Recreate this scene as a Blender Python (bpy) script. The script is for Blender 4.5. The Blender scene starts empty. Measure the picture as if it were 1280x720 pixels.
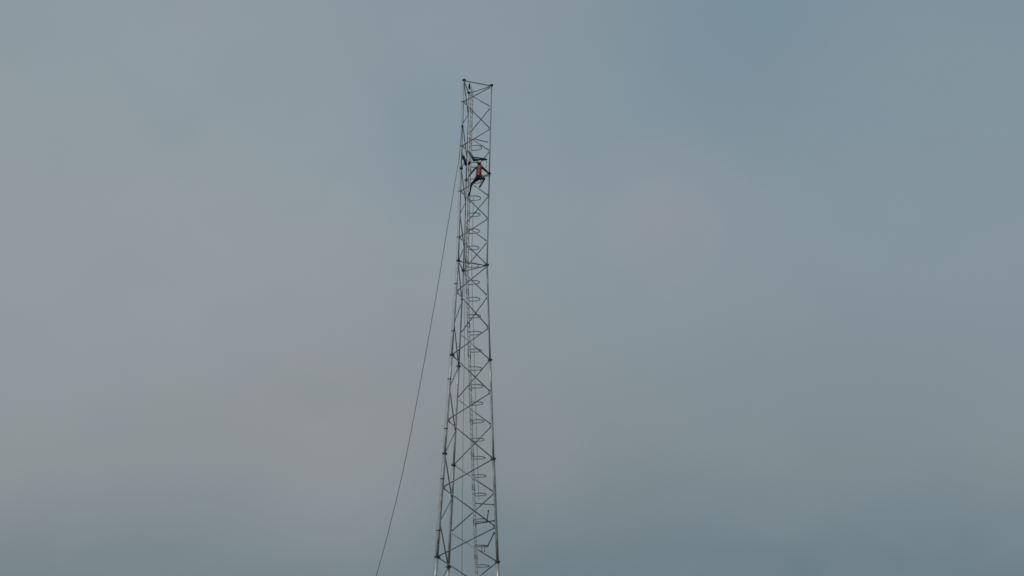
import bpy, bmesh, math, random
from mathutils import Vector, Matrix
random.seed(7)
sc = bpy.context.scene
COL = sc.collection

# ------------------------------------------------------------------ camera
cam_d = bpy.data.cameras.new('camera')
cam_d.lens = 57.135
cam_d.sensor_width = 36.0
cam_d.clip_start = 0.5
cam_d.clip_end = 6000
cam = bpy.data.objects.new('camera', cam_d)
COL.objects.link(cam)
cam.matrix_world = Matrix(((0.99922931, -0.02898984, -0.02646465, 0),
                           (-0.03432903, -0.31846616, -0.94731242, 0),
                           (0.01903433, 0.94749084, -0.31921591, 1.6),
                           (0, 0, 0, 1)))
sc.camera = cam
sc.view_settings.view_transform = 'Standard'
sc.view_settings.look = 'None'
sc.view_settings.exposure = 0.0
sc.view_settings.gamma = 1.0
sc.cycles.pixel_filter_type = 'BLACKMAN_HARRIS'
sc.cycles.filter_width = 1.6


def s2l(r, g, b):
    f = lambda c: c / 12.92 if c <= 0.04045 else ((c + 0.055) / 1.055) ** 2.4
    return (f(r / 255), f(g / 255), f(b / 255), 1)


# ------------------------------------------------------------------ sky: a dull overcast veil over a clear dusk-side sky
SUN_EL, SUN_AZ = math.radians(38), math.radians(-112)      # azimuth from +y towards +x
world = bpy.data.worlds.new('World')
sc.world = world
world.use_nodes = True
nt = world.node_tree
nt.nodes.clear()
N, L = nt.nodes.new, nt.links.new
out = N('ShaderNodeOutputWorld')
bg_sky = N('ShaderNodeBackground'); bg_sky.inputs['Strength'].default_value = 0.05
bg_cl = N('ShaderNodeBackground'); bg_cl.inputs['Strength'].default_value = 1.02
sky = N('ShaderNodeTexSky'); sky.sky_type = 'NISHITA'; sky.sun_disc = False
sky.sun_elevation = SUN_EL; sky.sun_rotation = SUN_AZ
sky.dust_density = 3.0
L(sky.outputs[0], bg_sky.inputs[0])
tc = N('ShaderNodeTexCoord')
nrm = N('ShaderNodeVectorMath'); nrm.operation = 'NORMALIZE'
L(tc.outputs['Generated'], nrm.inputs[0])
sep = N('ShaderNodeSeparateXYZ'); L(nrm.outputs[0], sep.inputs[0])
# slow wobble so that the bands of cloud are never level
warp = N('ShaderNodeTexNoise'); warp.inputs['Scale'].default_value = 2.6; warp.inputs['Detail'].default_value = 2
L(nrm.outputs[0], warp.inputs['Vector'])
wm = N('ShaderNodeMath'); wm.operation = 'MULTIPLY_ADD'
wm.inputs[1].default_value = 0.10
L(warp.outputs['Fac'], wm.inputs[0]); 
wa = N('ShaderNodeMath'); wa.operation = 'SUBTRACT'; wa.inputs[1].default_value = 0.05
L(sep.outputs['Z'], wa.inputs[0]); L(wa.outputs[0], wm.inputs[2])
ramp = N('ShaderNodeValToRGB'); ramp.color_ramp.interpolation = 'B_SPLINE'
RAMP = [(0.0, (96, 112, 121)), (0.12, (105, 122, 130)), (0.165, (117, 131, 138)), (0.215, (135, 143, 147)),
        (0.27, (139, 148, 154)), (0.34, (144, 154, 161)), (0.41, (137, 152, 161)), (0.47, (138, 151, 160)), (1.0, (132, 149, 162))]
cr = ramp.color_ramp
cr.elements[0].position = RAMP[0][0]; cr.elements[0].color = s2l(*RAMP[0][1])
cr.elements[1].position = RAMP[-1][0]; cr.elements[1].color = s2l(*RAMP[-1][1])
for p, c in RAMP[1:-1]:
    e = cr.elements.new(p); e.color = s2l(*c)
L(wm.outputs[0], ramp.inputs[0])
cur = ramp.outputs[0]


def mix(fac, a, b, blend='MIX'):
    m = N('ShaderNodeMix'); m.data_type = 'RGBA'; m.blend_type = blend
    if isinstance(fac, float): m.inputs[0].default_value = fac
    else: L(fac, m.inputs[0])
    L(a, m.inputs[6])
    if isinstance(b, tuple): m.inputs[7].default_value = b
    else: L(b, m.inputs[7])
    return m.outputs[2]


# soft thin and thick places in the cloud sheet (directions on the sky)
BLOBS = [((-0.0302, 0.9141, 0.4044), 0.055, (129, 148, 160), 0.6),
         ((0.1468, 0.8749, 0.4615), 0.10, (124, 146, 159), 0.7),
         ((0.123, 0.9262, 0.3564), 0.06, (150, 154, 161), 0.85),
         ((-0.0732, 0.9724, 0.2217), 0.08, (143, 148, 151), 0.7),
         ((0.044, 0.9744, 0.2204), 0.04, (140, 145, 150), 0.6),
         ((-0.30, 0.90, 0.33), 0.16, (136, 150, 157), 0.4)]
for d, r, c, a in BLOBS:
    w2 = N('ShaderNodeVectorMath'); w2.operation = 'DISTANCE'; w2.inputs[1].default_value = Vector(d).normalized()
    L(nrm.outputs[0], w2.inputs[0])
    mr = N('ShaderNodeMapRange'); mr.interpolation_type = 'SMOOTHSTEP'
    mr.inputs['From Min'].default_value = 0.0; mr.inputs['From Max'].default_value = r * 1.25
    mr.inputs['To Min'].default_value = a; mr.inputs['To Max'].default_value = 0
    L(w2.outputs['Value'], mr.inputs['Value'])
    cur = mix(mr.outputs[0], cur, s2l(*c))
# the sheet is a little thinner and brighter to the left, denser and bluer to the right
gx = N('ShaderNodeMapRange'); gx.interpolation_type = 'SMOOTHSTEP'
gx.inputs['From Min'].default_value = -0.22; gx.inputs['From Max'].default_value = 0.26
L(sep.outputs['X'], gx.inputs['Value'])
gm = N('ShaderNodeMix'); gm.data_type = 'RGBA'
gm.inputs[6].default_value = (1.10, 1.06, 1.03, 1); gm.inputs[7].default_value = (0.86, 0.93, 0.96, 1)
L(gx.outputs[0], gm.inputs[0])
cur = mix(1.0, cur, gm.outputs[2], 'MULTIPLY')
# faint mottling of warm, green and mauve grey all over the sheet
for seed, col, amt, scl in ((3.1, (147, 151, 158), 0.12, 6.0), (9.7, (138, 152, 155), 0.15, 10.0), (5.5, (128, 142, 151), 0.14, 16.0)):
    mp = N('ShaderNodeMapping'); mp.inputs['Location'].default_value = (seed, seed * .3, -seed)
    mp.inputs['Scale'].default_value = (1, 1, 1.5)
    L(nrm.outputs[0], mp.inputs[0])
    n = N('ShaderNodeTexNoise'); n.inputs['Scale'].default_value = scl; n.inputs['Detail'].default_value = 4
    n.inputs['Roughness'].default_value = 0.45; n.inputs['Distortion'].default_value = 0.4
    L(mp.outputs[0], n.inputs['Vector'])
    mr = N('ShaderNodeMapRange'); mr.interpolation_type = 'SMOOTHSTEP'
    mr.inputs['From Min'].default_value = 0.42; mr.inputs['From Max'].default_value = 0.72
    mr.inputs['To Max'].default_value = amt
    L(n.outputs['Fac'], mr.inputs['Value'])
    cur = mix(mr.outputs[0], cur, s2l(*col))
L(cur, bg_cl.inputs[0])
ms = N('ShaderNodeMixShader'); ms.inputs[0].default_value = 0.97
L(bg_sky.outputs[0], ms.inputs[1]); L(bg_cl.outputs[0], ms.inputs[2]); L(ms.outputs[0], out.inputs[0])

sun_d = bpy.data.lights.new('sun', 'SUN')
sun_d.energy = 1.2
sun_d.angle = math.radians(14)
sun_d.color = (1.0, 0.95, 0.88)
sun = bpy.data.objects.new('sun', sun_d)
COL.objects.link(sun)
sv = Vector((math.sin(SUN_AZ) * math.cos(SUN_EL), math.cos(SUN_AZ) * math.cos(SUN_EL), math.sin(SUN_EL)))
sun.rotation_euler = sv.to_track_quat('Z', 'Y').to_euler()


# ------------------------------------------------------------------ materials
def material(name, c1, c2=None, scale=6.0, rough=0.6, metal=0.0, bump=0.0, detail=5):
    m = bpy.data.materials.new(name); m.use_nodes = True
    t = m.node_tree; b = t.nodes['Principled BSDF']
    b.inputs['Roughness'].default_value = rough; b.inputs['Metallic'].default_value = metal
    c2 = c2 or tuple(v * 0.7 for v in c1)
    g = t.nodes.new('ShaderNodeTexCoord'); n = t.nodes.new('ShaderNodeTexNoise')
    n.inputs['Scale'].default_value = scale; n.inputs['Detail'].default_value = detail
    t.links.new(g.outputs['Object'], n.inputs['Vector'])
    r = t.nodes.new('ShaderNodeValToRGB')
    r.color_ramp.elements[0].position = .35; r.color_ramp.elements[0].color = (*c1, 1)
    r.color_ramp.elements[1].position = .68; r.color_ramp.elements[1].color = (*c2, 1)
    t.links.new(n.outputs['Fac'], r.inputs[0]); t.links.new(r.outputs[0], b.inputs['Base Color'])
    if bump:
        u = t.nodes.new('ShaderNodeBump'); u.inputs['Strength'].default_value = bump
        t.links.new(n.outputs['Fac'], u.inputs['Height']); t.links.new(u.outputs[0], b.inputs['Normal'])
    return m


ZINC = material('weathered_galvanised_steel', (.62, .64, .64), (.36, .38, .385), 2.6, .38, .3)
ZINC_B = material('dull_galvanised_brace_steel', (.35, .37, .375), (.20, .215, .22), 5, .45, .3)
ZINC_D = material('older_darker_galvanised_steel', (.44, .455, .46), (.27, .285, .29), 2.6, .45, .3)
ZINC_L = material('glint_pale_galvanised_steel', (.55, .57, .58), (.4, .42, .43), 9, .38, .5)  # paler base colour paints the glint of gusset plates catching the light
FLANGE = material('dark_oxidised_flange_steel', (.10, .11, .115), (.06, .07, .075), 8, .6, .3)
BOLT = material('bolt_steel', (.16, .17, .17), None, 20, .5, .6)
WIRE = material('dark_wire_rope', (.12, .125, .13), (.08, .085, .09), 30, .6, .2)
CABLE = material('grey_cable_sheath', (.26, .28, .29), None, 12, .6)
CONC = material('grey_concrete', (.30, .29, .27), (.22, .215, .2), 3, .9, 0, .3)
GROUND = material('dry_grassy_earth', (.075, .085, .04), (.13, .11, .07), .25, .95, 0, .4, 10)
OLIVE = material('olive_grey_canvas', (.07, .08, .06), (.04, .05, .04), 14, .9, 0, .3)
DARKBAG = material('black_nylon_bag', (.02, .026, .03), (.035, .04, .045), 12, .8, 0, .2)
SKIN = material('tanned_skin', (.22, .125, .085), (.17, .095, .065), 25, .55)
SHIRT = material('dark_maroon_work_shirt', (.085, .018, .02), (.04, .012, .016), 12, .85, 0, .3)
TROUSER = material('dark_navy_work_trousers', (.014, .016, .03), (.028, .028, .045), 10, .9, 0, .3)
VEST = material('faded_red_orange_vest', (.42, .07, .045), (.22, .03, .03), 14, .8, 0, .2)
STRIPE = material('dull_reflective_stripe', (.42, .27, .25), (.34, .22, .21), 30, .5)
HELM = material('scuffed_cream_helmet', (.46, .43, .36), (.36, .34, .29), 18, .4)
HAIR = material('black_hair', (.012, .01, .009), None, 40, .7)
WEB = material('dark_harness_webbing', (.02, .02, .026), (.04, .035, .04), 30, .8)
BOOT = material('black_leather_boot', (.014, .014, .016), (.03, .03, .03), 14, .5)
PAD = material('ladder_rail_paint', (.60, .60, .58), (.30, .31, .305), 4.5, .5, .15)


# ------------------------------------------------------------------ mesh helpers
def mesh_obj(name, bm, mat, parent=None, smooth=False):
    me = bpy.data.meshes.new(name)
    bmesh.ops.recalc_face_normals(bm, faces=bm.faces[:])
    bm.to_mesh(me); bm.free()
    for m in (mat if isinstance(mat, (list, tuple)) else [mat]): me.materials.append(m)
    if smooth:
        for p in me.polygons: p.use_smooth = True
    o = bpy.data.objects.new(name, me); COL.objects.link(o)
    if parent: o.parent = parent
    return o


def thing(name, label, cat, group=None, loc=(0, 0, 0)):
    o = bpy.data.objects.new(name, None); COL.objects.link(o)
    o.empty_display_size = .3
    o.location = loc
    return tag(o, label, cat, group)


def tag(o, label=None, cat=None, group=None, kind=None):
    if label: o['label'] = label
    if cat: o['category'] = cat
    if group: o['group'] = group
    if kind: o['kind'] = kind
    return o


def frame(d):
    d = d.normalized()
    a = Vector((0, 0, 1)) if abs(d.z) < .9 else Vector((1, 0, 0))
    u = d.cross(a).normalized(); return d, u, d.cross(u).normalized()


def tube(bm, pts, rads, n=8, closed=False):
    pts = [Vector(p) for p in pts]
    if not isinstance(rads, (list, tuple)): rads = [rads] * len(pts)
    rings = []; u0 = None
    for i, p in enumerate(pts):
        if closed: d = pts[(i + 1) % len(pts)] - pts[i - 1]
        else: d = pts[min(i + 1, len(pts) - 1)] - pts[max(i - 1, 0)]
        d, u, v = frame(d)
        if u0 is not None:
            u = (u0 - d * u0.dot(d)).normalized(); v = d.cross(u)
        u0 = u
        rings.append([bm.verts.new(p + (u * math.cos(2 * math.pi * k / n) + v * math.sin(2 * math.pi * k / n)) * rads[i]) for k in range(n)])
    m = len(rings)
    for i in range(m if closed else m - 1):
        a, b = rings[i], rings[(i + 1) % m]
        for k in range(n): bm.faces.new((a[k], a[(k + 1) % n], b[(k + 1) % n], b[k]))
    if not closed:
        bm.faces.new(rings[0]); bm.faces.new(rings[-1][::-1])


def bar(bm, a, b, w, t, up=Vector((0, 0, 1))):
    """rectangular bar a->b, w across, t along 'up'"""
    a, b = Vector(a), Vector(b); d = (b - a).normalized()
    s = d.cross(up)
    if s.length < 1e-4: s = d.cross(Vector((1, 0, 0)))
    s.normalize(); u = s.cross(d).normalized()
    vs = [bm.verts.new(p + s * x * w / 2 + u * y * t / 2) for p in (a, b) for x, y in ((-1, -1), (1, -1), (1, 1), (-1, 1))]
    for f in ((0, 1, 2, 3), (7, 6, 5, 4), (0, 4, 5, 1), (1, 5, 6, 2), (2, 6, 7, 3), (3, 7, 4, 0)):
        bm.faces.new([vs[i] for i in f])


def disc(bm, c, axis, r, h, n=14):
    c = Vector(c); a = axis.normalized() * h / 2
    tube(bm, [c - a, c + a], r, n)


def clone(o, parent=None, loc=None):
    c = o.copy(); COL.objects.link(c)
    for k in ('label',):
        if k in c: del c[k]
    if parent: c.parent = parent
    if loc is not None: c.location = loc
    return c


# ------------------------------------------------------------------ ground
bm = bmesh.new()
G = 60; R0 = 3000
vs = [[bm.verts.new(((i / G * 2 - 1) ** 3 * R0, (j / G * 2 - 1) ** 3 * R0 + 60, 0.0)) for j in range(G + 1)] for i in range(G + 1)]
for row in vs:
    for v in row:
        d = (v.co.xy - Vector((0, 93))).length
        v.co.z = 0.0 if d < 40 else .6 * math.sin(v.co.x * .013) * math.cos(v.co.y * .011) * min(1, (d - 40) / 200) - .0
for i in range(G):
    for j in range(G): bm.faces.new((vs[i][j], vs[i + 1][j], vs[i + 1][j + 1], vs[i][j + 1]))
tag(mesh_obj('ground', bm, GROUND, None, True), kind='structure')

# ------------------------------------------------------------------ tower geometry
AL = math.radians(20.166)
AX = Vector((0, 93.181, 0))
ANG = {'left': AL + math.radians(210), 'right': AL + math.radians(-30), 'back': AL + math.radians(90)}
ZT = 46.374
LEV_Z = [ZT - 6 * k for k in range(8)] + [0.45]
SIDE = [1.853, 1.853, 1.853, 2.426, 3.020, 3.664, 4.30, 4.93, 5.34]
DIA = [.075, .085, .105, .135, .165, .18, .20, .22]
FL_R = [.115, .11, .125, .135, .15, .16, .175, .20, .26]


def side_at(z):
    for k in range(8):
        if z >= LEV_Z[k + 1] - 1e-6:
            t = (LEV_Z[k] - z) / (LEV_Z[k] - LEV_Z[k + 1])
            return SIDE[k] + (SIDE[k + 1] - SIDE[k]) * t
    return SIDE[8]


def leg(name, z):
    r = side_at(z) / math.sqrt(3)
    return Vector((AX.x + r * math.cos(ANG[name]), AX.y + r * math.sin(ANG[name]), z))


tower = thing('lattice_tower', 'tall three-legged galvanised steel lattice tower tapering upwards against the grey sky', 'tower', None, (AX.x, AX.y, 0))
TO = Vector((AX.x, AX.y, 0))


def tpart(name, bm, mat, parent=tower, smooth=False):
    """link as a part of the tower: mesh authored in world space, origin moved to the tower's base"""
    bmesh.ops.translate(bm, verts=bm.verts[:], vec=-TO)
    return mesh_obj(name, bm, mat, parent, smooth)


# bolted pair of round flanges, one shared mesh per size
flange_mesh = {}


def flange(parent, p, r, axis):
    key = round(r, 3)
    if key not in flange_mesh:
        bm = bmesh.new()
        disc(bm, (0, 0, .019), Vector((0, 0, 1)), r, .030)
        disc(bm, (0, 0, -.019), Vector((0, 0, 1)), r, .030)
        for k in range(6):
            a = k * math.pi / 3
            disc(bm, (r * .76 * math.cos(a), r * .76 * math.sin(a), 0), Vector((0, 0, 1)), .013, .12, 6)
        me = bpy.data.meshes.new('flange'); bmesh.ops.recalc_face_normals(bm, faces=bm.faces[:]); bm.to_mesh(me); bm.free()
        me.materials.append(FLANGE); flange_mesh[key] = me
    o = bpy.data.objects.new('flange', flange_mesh[key]); COL.objects.link(o)
    o.parent = parent; o.location = p - TO
    o.rotation_euler = axis.to_track_quat('Z', 'Y').to_euler()
    return o


sections = {}
for k in range(8):
    for nm in ('left', 'right', 'back'):
        a, b = leg(nm, LEV_Z[k]), leg(nm, LEV_Z[k + 1]); ax = (a - b).normalized()
        bm = bmesh.new()
        tube(bm, [a - ax * .005, a - ax * 1.5, a - ax * 3, b + ax * 1.5, b + ax * .005], DIA[k] / 2, 16)
        o = tpart('leg_section', bm, ZINC_D if k in (0, 1, 2, 4) else ZINC, tower, True); sections[(k, nm)] = o
        flange(o, a, FL_R[k], ax)
        if k == 7: flange(o, b + ax * .02, FL_R[8], Vector((0, 0, 1)))
        # four tapered stiffener fins just under each flange
        bm = bmesh.new()
        rr = DIA[k] / 2
        for q in range(4):
            t = q * math.pi / 2 + .4; dv = Vector((math.cos(t), math.sin(t), 0))
            c = a - ax * .036
            v = [c + dv * rr * .9, c + dv * (rr + .02), c + dv * (rr + .008) - ax * .09, c + dv * rr * .9 - ax * .09]
            sd = dv.cross(ax).normalized() * .004
            f1 = [bm.verts.new(x + sd) for x in v]; f2 = [bm.verts.new(x - sd) for x in v]
            bm.faces.new(f1); bm.faces.new(f2[::-1])
            for e in range(4): bm.faces.new((f1[e], f2[e], f2[(e + 1) % 4], f1[(e + 1) % 4]))
        tag(tpart('stiffener', bm, ZINC, o), kind='stuff')

# bracing nodes: four panels in the two straight sections, three in the tapering ones
NODES = []
for k in range(8):
    n = 4 if k < 2 else (3 if k < 7 else 2)
    for j in range(n): NODES.append((k, LEV_Z[k] + (LEV_Z[k + 1] - LEV_Z[k]) * j / n))
NODES.append((7, LEV_Z[8]))


def section_of(i): return NODES[i][0]


def brace(a, b, name, r, parent=tower, mat=ZINC_B, cut=.12):
    d = (b - a).normalized()
    a2, b2 = a + d * cut, b - d * cut
    bm = bmesh.new()
    e = r * 1.5
    tube(bm, [a2 + d * .05, b2 - d * .05], r, 10)
    for p, s in ((a2, 1), (b2, -1)):                       # flattened, bolted ends
        q = p + d * s * .10
        bar(bm, p, q, e * 1.5, .012, up=Vector((0, -1, 0)))
    o = tpart(name, bm, mat, parent, False)
    for pl in o.data.polygons: pl.use_smooth = len(pl.vertices) == 4 and pl.area > r * .3
    return o


def gusset(nm, i, toward, k):
    """small plate welded to the leg, pointing to the inside of the face"""
    p = leg(nm, NODES[i][1]); q = leg(toward, NODES[i][1]); d = (q - p).normalized()
    r = DIA[k] / 2; nrm_ = d.cross(Vector((0, 0, 1))).normalized()
    hw = .085 if k < 2 else .11
    base = p + d * r * .85
    pts = [base + Vector((0, 0, hw * 1.15)), base + d * (hw * 1.1) + Vector((0, 0, hw * .55)), base + d * (hw * 1.1) - Vector((0, 0, hw * .55)), base - Vector((0, 0, hw * 1.15))]
    bm = bmesh.new(); t = nrm_ * .006
    f1 = [bm.verts.new(x + t) for x in pts]; f2 = [bm.verts.new(x - t) for x in pts]
    bm.faces.new(f1); bm.faces.new(f2[::-1])
    for e in range(4): bm.faces.new((f1[e], f2[e], f2[(e + 1) % 4], f1[(e + 1) % 4]))
    tpart('gusset_plate', bm, ZINC_L if (i + len(nm)) % 3 == 0 else ZINC, sections[(k, nm)])


# each face carries one long zigzag: left-right, back-right, left-back
FACES = [('left', 'right', 1), ('back', 'right', 0), ('left', 'back', 0)]     # first leg holds the nodes of this parity
for A, B, par in FACES:
    for i in range(len(NODES) - 1):
        na, nb = (A, B) if i % 2 == par else (B, A)
        k = section_of(i)
        rad = .030 if k < 2 else (.033 if k < 4 else .037)
        off = (.10 if i in (0, 8) else 0)
        a = leg(na, NODES[i][1] - off); b = leg(nb, NODES[i + 1][1])
        brace(a, b, 'diagonal_brace', rad)
        gusset(na, i, nb, k)
    if True:
        for lv, z in ((0, LEV_Z[0] - .05), (8, LEV_Z[2] - .05)):
            brace(leg(A, z), leg(B, z), 'horizontal_brace', .032, cut=.07)

# concrete footings under the three legs
for nm in ('left', 'right', 'back'):
    p = leg(nm, .45); bm = bmesh.new()
    w0, w1 = .75, .55
    v0 = [bm.verts.new((p.x + x * w0, p.y + y * w0, -.3)) for x, y in ((-1, -1), (1, -1), (1, 1), (-1, 1))]
    v1 = [bm.verts.new((p.x + x * w1, p.y + y * w1, .425)) for x, y in ((-1, -1), (1, -1), (1, 1), (-1, 1))]
    bm.faces.new(v0[::-1]); bm.faces.new(v1)
    for e in range(4): bm.faces.new((v0[e], v0[(e + 1) % 4], v1[(e + 1) % 4], v1[e]))
    tpart('concrete_footing', bm, CONC)

# thin lightning conductor held off the left leg by short clamp arms
bm = bmesh.new()
cond = []
out_dir = Vector((-1, -.05, 0)).normalized()
for k in range(8):
    for f in (0.02, .25, .5, .75):
        z = LEV_Z[k] + (LEV_Z[k + 1] - LEV_Z[k]) * f
        cond.append(leg('left', z) + out_dir * (.085 + DIA[k] * .25))
cond.append(Vector((cond[-1].x - .1, cond[-1].y, .3)))
tube(bm, cond, .0075, 6)
conductor = tpart('lightning_conductor', bm, CABLE)
for k in range(8):
    for f in (.25, .75):
        z = LEV_Z[k] + (LEV_Z[k + 1] - LEV_Z[k]) * f
        p = leg('left', z); q = p + out_dir * (.125 + DIA[k] * .25)
        bm = bmesh.new()
        bar(bm, p + out_dir * DIA[k] * .3, q, .035, .05)
        tube(bm, [p - Vector((0, 0, .03)), p + Vector((0, 0, .03))], DIA[k] / 2 + .012, 12)
        tpart('clamp', bm, FLANGE, conductor)

# ------------------------------------------------------------------ climbing ladder with safety hoops, parallel to the right leg
LOFF = (leg('back', ZT) - leg('right', ZT)); LOFF = Vector((LOFF.x + .2, LOFF.y - .9 + .01, 0))
HD = Vector((math.cos(math.radians(-17)), math.sin(math.radians(-17)), 0))      # the way the hoops bulge
HW = Vector((-HD.y, HD.x, 0))


def lad(z): return leg('right', z) + LOFF


ladder_pts = [lad(z) for z in [ZT - .1] + LEV_Z[1:8] + [.3]]
ladder = bpy.data.objects.new('ladder', None); COL.objects.link(ladder); ladder.parent = tower
for s in (-1, 1):
    bm = bmesh.new()
    for a, b in zip(ladder_pts[:-1], ladder_pts[1:]):
        bar(bm, a + HW * s * .21, b + HW * s * .21, .042, .05, up=HD)
    tpart('rail', bm, PAD, ladder)
bm = bmesh.new(); z = ZT - .3
while z > .4:
    c = lad(z); tube(bm, [c - HW * .2, c + HW * .2], .013, 6); z -= .30
tag(tpart('rungs', bm, ZINC_B, ladder), kind='stuff')
# splice plates on the rails
z = ZT - 1.7
while z > 1:
    for s in (-1, 1):
        bm = bmesh.new()
        c = lad(z) + HW * s * .21; bar(bm, c - Vector((0, 0, .13)), c + Vector((0, 0, .13)), .066, .07, up=HD)
        tpart('splice_plate', bm, FLANGE if int(z * 7) % 2 else ZINC_B, ladder)
    z -= 2.0

HOOPS = [42.14, 40.99, 39.89, 38.78, 37.67, 36.6, 35.51, 34.4, 33.29, 32.22, 31.13, 30.06, 28.98, 27.88, 26.78, 25.72, 24.62, 23.53, 22.47, 21.37, 20.27, 18.77, 17.3, 16.16]
z = 16.16 - 1.1
while z > 2.6:
    HOOPS.append(z); z -= 1.1


def hoop_pts(dx=0, r=.35, depth=.40, sq=1.0):
    pts = [(0.0, -.235), (.08, -r)] + [(.25, -r)]
    for k in range(0, 13):
        a = -math.pi / 2 + math.pi * k / 12
        pts.append((depth + math.cos(a) * r * sq * 1.0, math.sin(a) * r))
    pts += [(.25, r), (.08, r), (0.0, .235)]
    return [HD * x + HW * y for x, y in pts]


bm = bmesh.new(); P = hoop_pts()
for a, b in zip(P[:-1], P[1:]):
    bar(bm, a, b + (b - a).normalized() * .004, .03, .046)
hoop_me = None
for i, hz in enumerate(HOOPS):
    if hoop_me is None:
        h = mesh_obj('safety_hoop', bm, ZINC_B, ladder); hoop_me = h.data
    else:
        h = bpy.data.objects.new('safety_hoop', hoop_me); COL.objects.link(h); h.parent = ladder
    h.location = lad(hz) - TO
    h.rotation_euler = (random.uniform(-.035, .035), random.uniform(-.04, .04), random.uniform(-.03, .03))
    h.scale = (random.uniform(.97, 1.03), random.uniform(.97, 1.03), 1)
for s, xx in ((-1, .40),):
    bm = bmesh.new()
    zs = [HOOPS[3] + .05] + [LEV_Z[2]] + [LEV_Z[3]] + [LEV_Z[4]] + [19.9]
    pts = [lad(z) + HD * xx + HW * s * .342 for z in zs]
    for a, b in zip(pts[:-1], pts[1:]): bar(bm, a, b, .028, .006, up=HW)
    tpart('cage_strap', bm, ZINC_B, ladder)

# support arms between ladder and right leg low in the picture
arms = [((.70, 93.0, 19.756), (1.80, 92.86, 19.66), .045), ((.73, 93.0, 18.547), (1.85, 92.85, 18.74), .055),
        ((1.405, 92.9, 18.60), (1.50, 92.9, 19.34), .06), ((.76, 93.0, 17.348), (1.50, 92.95, 17.288), .05),
        ((1.49, 92.94, 17.27), (1.86, 92.85, 18.05), .055), ((1.154, 93.0, 17.26), (1.184, 93.0, 16.96), .03),
        ((1.338, 93.0, 17.26), (1.331, 93.0, 16.96), .03), ((.02, 93.2, 42.754), (.871, 93.0, 42.478), .04)]
for a, b, w in arms:
    bm = bmesh.new(); bar(bm, a, b, w, w); bm2 = None
    d = (Vector(b) - Vector(a)).normalized()
    bar(bm, Vector(b) - d * .06, Vector(b) + d * .02, w * 1.5, w * 1.5)
    tpart('support_arm', bm, FLANGE, ladder)

# ------------------------------------------------------------------ hoisting gear at the head
def pulley_block(name, label, top, drop, rad, group=None):
    t = thing(name, label, 'pulley', group, top)
    top = Vector((0, 0, 0))
    bm = bmesh.new(); tube(bm, [top + Vector((math.sin(a) * .035, 0, -.03 + math.cos(a) * .045)) for a in [k * math.pi / 6 for k in range(12)]], .009, 6, True)
    mesh_obj('hook', bm, BOLT, t)
    bm = bmesh.new()
    for s in (-1, 1):
        c = top + Vector((0, s * .035, -.08 - drop / 2))
        pts = [(-rad * .55, drop / 2), (rad * .55, drop / 2), (rad, -drop * .1), (rad * .7, -drop / 2), (-rad * .7, -drop / 2), (-rad, -drop * .1)]
        f1 = [bm.verts.new(c + Vector((x, -.006, z))) for x, z in pts]; f2 = [bm.verts.new(c + Vector((x, .006, z))) for x, z in pts]
        bm.faces.new(f1); bm.faces.new(f2[::-1])
        for e in range(6): bm.faces.new((f1[e], f2[e], f2[(e + 1) % 6], f1[(e + 1) % 6]))
    mesh_obj('cheek_plate', bm, DARKBAG, t)
    bm = bmesh.new(); c = top + Vector((0, 0, -.08 - drop * .55))
    tube(bm, [c + Vector((0, y, 0)) for y in (-.028, -.01, .01, .028)], [rad * .8, rad * .62, rad * .62, rad * .8], 16)
    mesh_obj('sheave', bm, BOLT, t)
    return t


pulley_block('pulley_block', 'dark pulley block hanging under the topmost brace at the tower head', (-.335, 92.57, 46.30), .36, .07)
pulley_block('snatch_block', 'small block on the left leg where the haul rope leaves the tower', (-.71, 92.26, 43.3), .14, .055)

# haul rope sagging away to the lower left, and the thin rope hanging down inside the tower
pts = [(-.71, 92.24, 43.08), (-.73, 92.2, 42.74), (-.85, 92.2, 40.86), (-1.02, 92.2, 39.55), (-1.23, 92.2, 37.8), (-1.48, 92.2, 35.86), (-1.80, 92.2, 33.2), (-2.15, 92.2, 30.52),
       (-2.65, 92.2, 26.91), (-3.34, 92.2, 22.25), (-3.96, 92.2, 18.88), (-4.72, 92.2, 15.45), (-5.9, 92.1, 11), (-7.3, 92, 6.6), (-8.9, 91.8, 2.4), (-10.1, 91.6, .05)]
bm = bmesh.new()
# smooth the haul line with a Catmull-Rom pass
sp = []
V = [Vector(p) for p in pts]
for i in range(len(V) - 1):
    p0, p1, p2, p3 = V[max(i - 1, 0)], V[i], V[i + 1], V[min(i + 2, len(V) - 1)]
    for q in range(4):
        t = q / 4
        sp.append(.5 * ((2 * p1) + (p2 - p0) * t + (2 * p0 - 5 * p1 + 4 * p2 - p3) * t * t + (3 * p1 - p0 - 3 * p2 + p3) * t ** 3))
sp.append(V[-1])
tube(bm, sp, .019, 6)
tag(mesh_obj('haul_rope', bm, WIRE, None, True), 'long thin dark rope slanting from the tower head down to the lower left', 'rope')
bm = bmesh.new()
pts = [(-.40, 92.95, 40.7), (-.36, 93.0, 38), (-.27, 93.05, 34), (-.18, 93.1, 30), (-.12, 93.1, 25.2), (-.03, 93.1, 20.3), (.07, 93.1, 15.7), (.2, 93.1, 9), (.32, 93.1, 2), (.36, 93.0, .05)]
tube(bm, pts, .015, 6)
tag(mesh_obj('hand_line', bm, CABLE, None, True), 'faint grey line hanging straight down inside the tower left of the ladder', 'rope')

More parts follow.
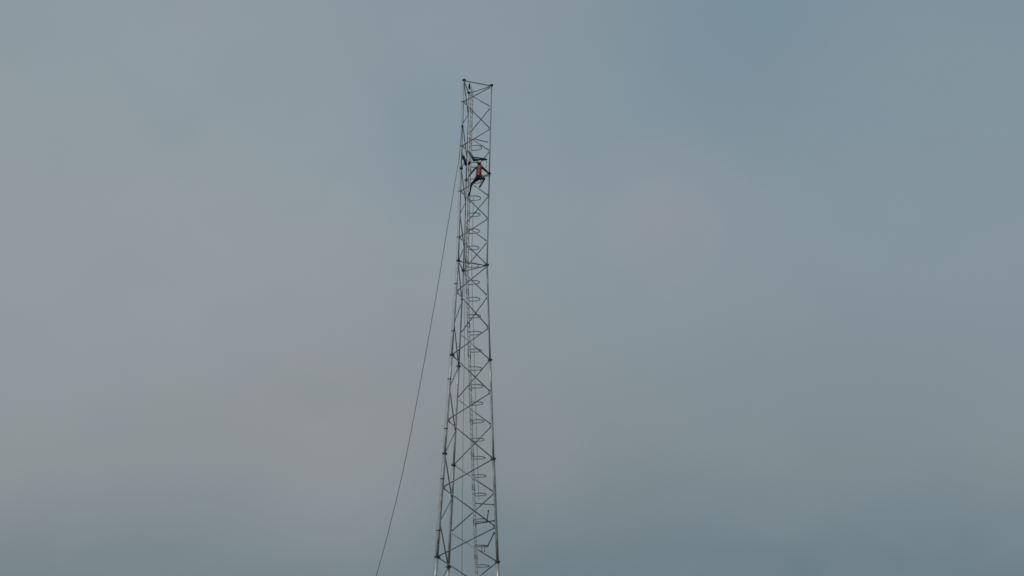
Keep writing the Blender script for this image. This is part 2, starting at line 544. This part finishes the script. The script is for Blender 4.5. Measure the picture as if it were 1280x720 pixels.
# ------------------------------------------------------------------ gear above the climber
t = thing('work_platform', 'small olive grey canvas-covered work platform just above the climber', 'platform', None, (.44, 92.85, 41.23))
bm = bmesh.new()
top = [(-.48, -.10, .12), (-.30, .26, .15), (.22, .24, .07), (.44, .12, .01), (.44, -.10, -.05), (.1, -.24, -.10), (-.34, -.26, -.20)]
f1 = [bm.verts.new((x, y, z + .03)) for x, y, z in top]; f2 = [bm.verts.new((x * .98, y * .95, z - .03 - .03 * math.sin(x * 9))) for x, y, z in top]
bm.faces.new(f1)
cc = bm.verts.new((.0, 0, -.07))
for e in range(7):
    bm.faces.new((f1[e], f2[e], f2[(e + 1) % 7], f1[(e + 1) % 7])); bm.faces.new((f2[e], cc, f2[(e + 1) % 7]))
mesh_obj('deck', bm, OLIVE, t)
bm = bmesh.new(); bar(bm, (-.42, -.17, .07), (.46, -.14, -.03), .05, .05); bar(bm, (-.42, -.27, -.24), (.16, -.27, -.07), .08, .085); bar(bm, (-.40, -.26, -.22), (-.52, -.18, .10), .05, .06)
mesh_obj('frame', bm, DARKBAG, t)
bm = bmesh.new(); tube(bm, [(-.80, -.15, .50), (-.62, -.16, .30), (-.50, -.16, .13), (-.40, -.2, -.02)], [.045, .065, .085, .07], 6)
mesh_obj('sling', bm, DARKBAG, t)
bm = bmesh.new(); tube(bm, [(.42, -.05, -.03), (.43, -.04, -.3), (.39, -.05, -.62)], .011, 5)
mesh_obj('strap', bm, WEB, t)


def bag(loc, label, h, w, d, lean):
    t = thing('tool_bag', label, 'bag', 'tool bags hung by the left leg', loc)
    bm = bmesh.new(); rings = []
    prof = [(0, .75), (-.12, .95), (-.45, 1.05), (-.8, .95), (-.97, .6), (-1, .3)]
    for i, (zz, s) in enumerate(prof):
        rings.append([bm.verts.new((lean * -zz + math.cos(a) * w * s * (1 + .12 * math.sin(3 * a + i)), math.sin(a) * d * s, zz * h)) for a in [k * math.pi / 5 for k in range(10)]])
    for a, b in zip(rings[:-1], rings[1:]):
        for k in range(10): bm.faces.new((a[k], b[k], b[(k + 1) % 10], a[(k + 1) % 10]))
    bm.faces.new(rings[0]); bm.faces.new(rings[-1][::-1])
    mesh_obj('pouch', bm, DARKBAG, t, True)
    bm = bmesh.new(); tube(bm, [(-w * .6, 0, -.02), (-w * .5, 0, .10), (0, 0, .16), (w * .5, 0, .10), (w * .6, 0, -.02)], .012, 6)
    mesh_obj('handle', bm, WEB, t, True)


bag((-.60, 92.25, 41.20), 'upper dark tool bag tied to the left leg beside the climber', .30, .085, .07, .05)
bag((-.50, 92.45, 41.02), 'lower longer dark tool bag hanging between left leg and ladder', .42, .085, .07, .09)
bag((-.19, 92.75, 41.02), 'short dark tool bag hanging in front of the ladder beside the platform', .24, .08, .07, -.05)

# ------------------------------------------------------------------ the climber
J = dict(pelvis=(.405, 92.68, 39.95), waist=(.400, 92.63, 40.16), chest=(.394, 92.62, 40.44), neckb=(.398, 92.64, 40.66), neck=(.398, 92.665, 40.74),
         sR=(.545, 92.62, 40.615), eR=(.775, 92.66, 40.43), wR=(.955, 92.86, 40.33),
         sL=(.245, 92.62, 40.61), eL=(.065, 92.66, 40.40), wL=(-.115, 92.97, 40.265),
         hR=(.495, 92.63, 39.90), kR=(.77, 92.34, 39.755), aR=(.565, 92.58, 39.44),
         hL=(.315, 92.63, 39.90), kL=(-.01, 92.47, 39.45), aL=(-.125, 92.92, 39.0))
J = {k: Vector(v) for k, v in J.items()}
CO = J['pelvis'].copy()
climber = thing('person', 'climber in cream helmet and red vest perched high on the tower braces', 'person', None, CO)

verts, edges, rads = [], [], []


def sv_(p, r, prev=None):
    verts.append(Vector(p) - CO); rads.append(r if isinstance(r, tuple) else (r, r))
    if prev is not None: edges.append((prev, len(verts) - 1))
    return len(verts) - 1


pv = sv_(J['pelvis'], (.175, .125))
wa_ = sv_(J['waist'], (.165, .12), pv)
ch = sv_(J['chest'], (.175, .13), wa_)
nb = sv_(J['neckb'], (.10, .085), ch)
nk = sv_(J['neck'], (.056, .058), nb)
hd = J['neck'] + Vector((0, .01, .07))
h1 = sv_(hd - Vector((0, -.02, .02)), (.075, .085), nk)
h2 = sv_(hd + Vector((0, 0, .06)), (.080, .098), h1)
h3 = sv_(hd + Vector((0, -.01, .12)), (.062, .075), h2)


def limb(root, pts):
    p = root
    for q, r in pts: p = sv_(q, r, p)
    return p


def lerp(a, b, t): return a + (b - a) * t


hands = {}
for S_, s in (('R', 1), ('L', -1)):
    a, b, c = J['s' + S_], J['e' + S_], J['w' + S_]
    e = limb(ch, [(lerp(J['chest'] + Vector((0, 0, .12)), a, .8), .082), (lerp(a, b, .35), .066), (b, .052), (lerp(b, c, .35), .048), (c, .030)])
    hands[S_] = e
    d = (c - b).normalized()
    palm = sv_(c + d * .055, (.036, .018), e)
    side = d.cross(Vector((0, 0, 1))).normalized(); upv = side.cross(d).normalized()
    curl = Vector((0, 0, -1)) if s > 0 else Vector((0, .3, -.9)).normalized()
    for f, (o_, ln) in enumerate(((-.030, .072), (-.010, .082), (.010, .077), (.030, .062))):
        k0 = c + d * .095 + upv * o_
        p = sv_(k0, .010, palm)
        p = sv_(k0 + d * ln * .35 + side * s * .012, .009, p)
        p = sv_(k0 + d * ln * .55 + side * s * .035, .0085, p)
        p = sv_(k0 + d * ln * .50 + side * s * .058, .0075, p)
    p = sv_(c + d * .045 + upv * .042 + side * s * .01, .012, palm)
    p = sv_(c + d * .075 + upv * .058 + side * s * .03, .010, p)
    p = sv_(c + d * .095 + upv * .052 + side * s * .05, .009, p)
    a, b, c = J['h' + S_], J['k' + S_], J['a' + S_]
    limb(pv, [(lerp(a, b, .12), .125), (lerp(a, b, .5), .118 if s > 0 else .085), (b, .078 if s > 0 else .062), (lerp(b, c, .3), .06), (c, .045)])
me = bpy.data.meshes.new('body_skeleton')
me.from_pydata(verts, edges, [])
tmp = bpy.data.objects.new('body_skeleton', me); COL.objects.link(tmp)
sk = tmp.modifiers.new('skin', 'SKIN')
for v, r in zip(me.skin_vertices[0].data, rads): v.radius = r; v.use_root = False
me.skin_vertices[0].data[pv].use_root = True
sk.use_smooth_shade = True
ss = tmp.modifiers.new('sub', 'SUBSURF'); ss.levels = 2; ss.render_levels = 2
dg = bpy.context.evaluated_depsgraph_get()
bme = bpy.data.meshes.new_from_object(tmp.evaluated_get(dg))
bpy.data.objects.remove(tmp)
bme.name = 'body'
bme.materials.clear()
for m in (SKIN, SHIRT, TROUSER): bme.materials.append(m)
SEG = [('neck', 'neckb', 0)]


def dseg(p, a, b):
    ab = b - a; t = max(0, min(1, (p - a).dot(ab) / ab.length_squared)); return (p - a - ab * t).length


bones = [(J['neck'], hd + Vector((0, 0, .15)), 0), (J['neckb'], J['pelvis'] + Vector((0, 0, .09)), 1), (J['pelvis'], J['hR'], 2), (J['pelvis'], J['hL'], 2)]
for S_ in 'RL':
    bones += [(J['s' + S_], J['e' + S_], 1), (J['e' + S_], J['w' + S_], 1), (J['w' + S_], J['w' + S_] + (J['w' + S_] - J['e' + S_]).normalized() * .2, 0),
              (J['h' + S_], J['k' + S_], 2), (J['k' + S_], J['a' + S_], 2)]
for p in bme.polygons:
    c = p.center + CO
    best = min(bones, key=lambda b: dseg(c, b[0], b[1]))
    p.material_index = best[2]; p.use_smooth = True
body = bpy.data.objects.new('body', bme); COL.objects.link(body); body.parent = climber

# vest: the torso's own surface pushed outwards, open at arms, neck and hem
bm = bmesh.new(); bm.from_mesh(bme)
bm.normal_update()


def in_vest(c):
    c = c + CO
    zlo, zhi = 40.02, 40.665
    cx = .40
    return zlo < c.z < zhi and abs(c.x - cx) < (.165 if c.z < 40.5 else .15)


for co, no in (((.4, 0, 40.02), (0, 0, 1)), ((.4, 0, 40.665), (0, 0, 1)), ((.4, 0, 40.5), (0, 0, 1)), ((.4, 0, 40.28), (0, 0, 1)), ((.4, 0, 40.22), (0, 0, 1)),
               ((.368, 0, 0), (1, 0, 0)), ((.432, 0, 0), (1, 0, 0)), ((.25, 0, 0), (1, 0, 0)), ((.55, 0, 0), (1, 0, 0)), ((.235, 0, 0), (1, 0, 0)), ((.565, 0, 0), (1, 0, 0))):
    bmesh.ops.bisect_plane(bm, geom=bm.verts[:] + bm.edges[:] + bm.faces[:], dist=.0005, plane_co=Vector(co) - CO, plane_no=Vector(no))
bm.normal_update()
bmesh.ops.delete(bm, geom=[f for f in bm.faces if not in_vest(f.calc_center_median())], context='FACES')
for v in bm.verts: v.co += v.normal * .016
for f in bm.faces: f.smooth = True; f.material_index = 1 if abs((f.calc_center_median() + CO).x - .40) < .032 and (f.calc_center_median()).y < 0 else 0
vest = mesh_obj('safety_vest', bm, [VEST, STRIPE], climber, True)
sol = vest.modifiers.new('thickness', 'SOLIDIFY'); sol.thickness = .006; sol.offset = 1

# helmet
bm = bmesh.new(); hc = hd + Vector((0, -.005, .065)) - CO
rings = []
for i in range(7):
    a = i / 6 * math.pi / 2
    rings.append([bm.verts.new(hc + Vector((math.cos(t) * .118 * math.cos(a), math.sin(t) * .142 * math.cos(a), .015 + .115 * math.sin(a)))) for t in [k * math.pi / 8 for k in range(16)]] if i < 6 else [bm.verts.new(hc + Vector((0, 0, .13)))])
rim = [bm.verts.new(hc + Vector((math.cos(t) * .133, math.sin(t) * .158 + (.03 if math.sin(t) > .5 else 0), .004))) for t in [k * math.pi / 8 for k in range(16)]]
for k in range(16):
    q = (k + 1) % 16
    bm.faces.new((rim[k], rim[q], rings[0][q], rings[0][k]))
    for i in range(5): bm.faces.new((rings[i][k], rings[i][q], rings[i + 1][q], rings[i + 1][k]))
    bm.faces.new((rings[5][k], rings[5][q], rings[6][0]))
helm = mesh_obj('helmet', bm, HELM, climber, True)
sol = helm.modifiers.new('thickness', 'SOLIDIFY'); sol.thickness = .004
# hair below the rim, face on the tower side
bm = bmesh.new()
rings = [[bm.verts.new(hd - CO + Vector((math.cos(t) * (.083 + .004 * i), -.008 + math.sin(t) * (.095 + .004 * i), -.03 + .045 * i))) for t in [math.pi * 1.0 + k * math.pi / 10 for k in range(11)]] for i in range(4)]
for a, b in zip(rings[:-1], rings[1:]):
    for k in range(10): bm.faces.new((a[k], a[k + 1], b[k + 1], b[k]))
hair = mesh_obj('hair', bm, HAIR, climber, True)
sol = hair.modifiers.new('thickness', 'SOLIDIFY'); sol.thickness = .012
fc = hd - CO
bm = bmesh.new(); tube(bm, [fc + Vector((0, .088, .045)), fc + Vector((0, .108, .018)), fc + Vector((0, .113, .004)), fc + Vector((0, .09, -.004))], [.007, .011, .014, .008], 8)
mesh_obj('nose', bm, SKIN, climber, True)
bm = bmesh.new(); bar(bm, fc + Vector((-.024, .089, -.03)), fc + Vector((.024, .089, -.03)), .014, .010)
mesh_obj('mouth', bm, material('lips', (.16, .06, .05)), climber, True)
for s in (-1, 1):
    bm = bmesh.new(); bmesh.ops.create_uvsphere(bm, u_segments=10, v_segments=8, radius=.012)
    bmesh.ops.translate(bm, verts=bm.verts[:], vec=fc + Vector((s * .031, .086, .04)))
    mesh_obj('eye', bm, material('eye_white', (.6, .58, .55)) if s < 0 else bpy.data.materials['eye_white'], climber, True)
    bm = bmesh.new(); bmesh.ops.create_uvsphere(bm, u_segments=10, v_segments=8, radius=.022)
    bmesh.ops.scale(bm, verts=bm.verts[:], vec=(.45, .8, 1.3)); bmesh.ops.translate(bm, verts=bm.verts[:], vec=fc + Vector((s * .086, -.0, .025)))
    mesh_obj('ear', bm, SKIN, climber, True)
# boots
for S_, toe in (('R', (-.07, -.10, -.16)), ('L', (-.09, .12, -.09))):
    a = J['a' + S_] - CO; tv = Vector(toe)
    kn = (J['a' + S_] - J['k' + S_]).normalized()
    bm = bmesh.new()
    tube(bm, [a - kn * .12, a - kn * .02, a + kn * .05, a + kn * .075 + tv * .35, a + kn * .07 + tv * .95, a + kn * .07 + tv * 1.15], [.052, .050, .058, .056, .050, .025], 12)
    mesh_obj('boot', bm, BOOT, climber, True)
# harness: waist belt, thigh loops, shoulder straps
bm = bmesh.new()
c = lerp(J['pelvis'], J['waist'], .35) - CO
tube(bm, [c + Vector((math.cos(t) * .175, math.sin(t) * .135, 0)) for t in [k * math.pi / 10 for k in range(20)]], .027, 6, True)
for S_ in 'RL':
    a, b = J['h' + S_], J['k' + S_]; d, u, v = frame(b - a); m = lerp(a, b, .28) - CO
    tube(bm, [m + (u * math.cos(t) + v * math.sin(t)) * .102 for t in [k * math.pi / 8 for k in range(16)]], .018, 6, True)
mesh_obj('harness', bm, WEB, climber, True)
# positioning strap from the belt round the right leg
bm = bmesh.new()
r0 = leg('right', 40.20)
tube(bm, [Vector((.56, 92.60, 40.06)), Vector((.80, 92.74, 40.13)), r0 + Vector((-.04, -.07, 0)), r0 + Vector((.06, 0, 0)), r0 + Vector((-.02, .07, 0)), Vector((.82, 92.86, 40.10)), Vector((.56, 92.72, 40.05))], .018, 6)
tag(mesh_obj('positioning_strap', bm, WEB, None, True), 'dark strap looped from the climber\'s belt round the right leg', 'strap')
bm = bmesh.new()
tube(bm, [(.27, 92.62, 40.02), (.22, 92.75, 39.9), (.05, 92.93, 39.95), (-.12, 93.1, 40.0)], .011, 6)
tag(mesh_obj('lanyard', bm, WEB, None, True), 'thin slack lanyard between the climber\'s belt and the ladder', 'lanyard')
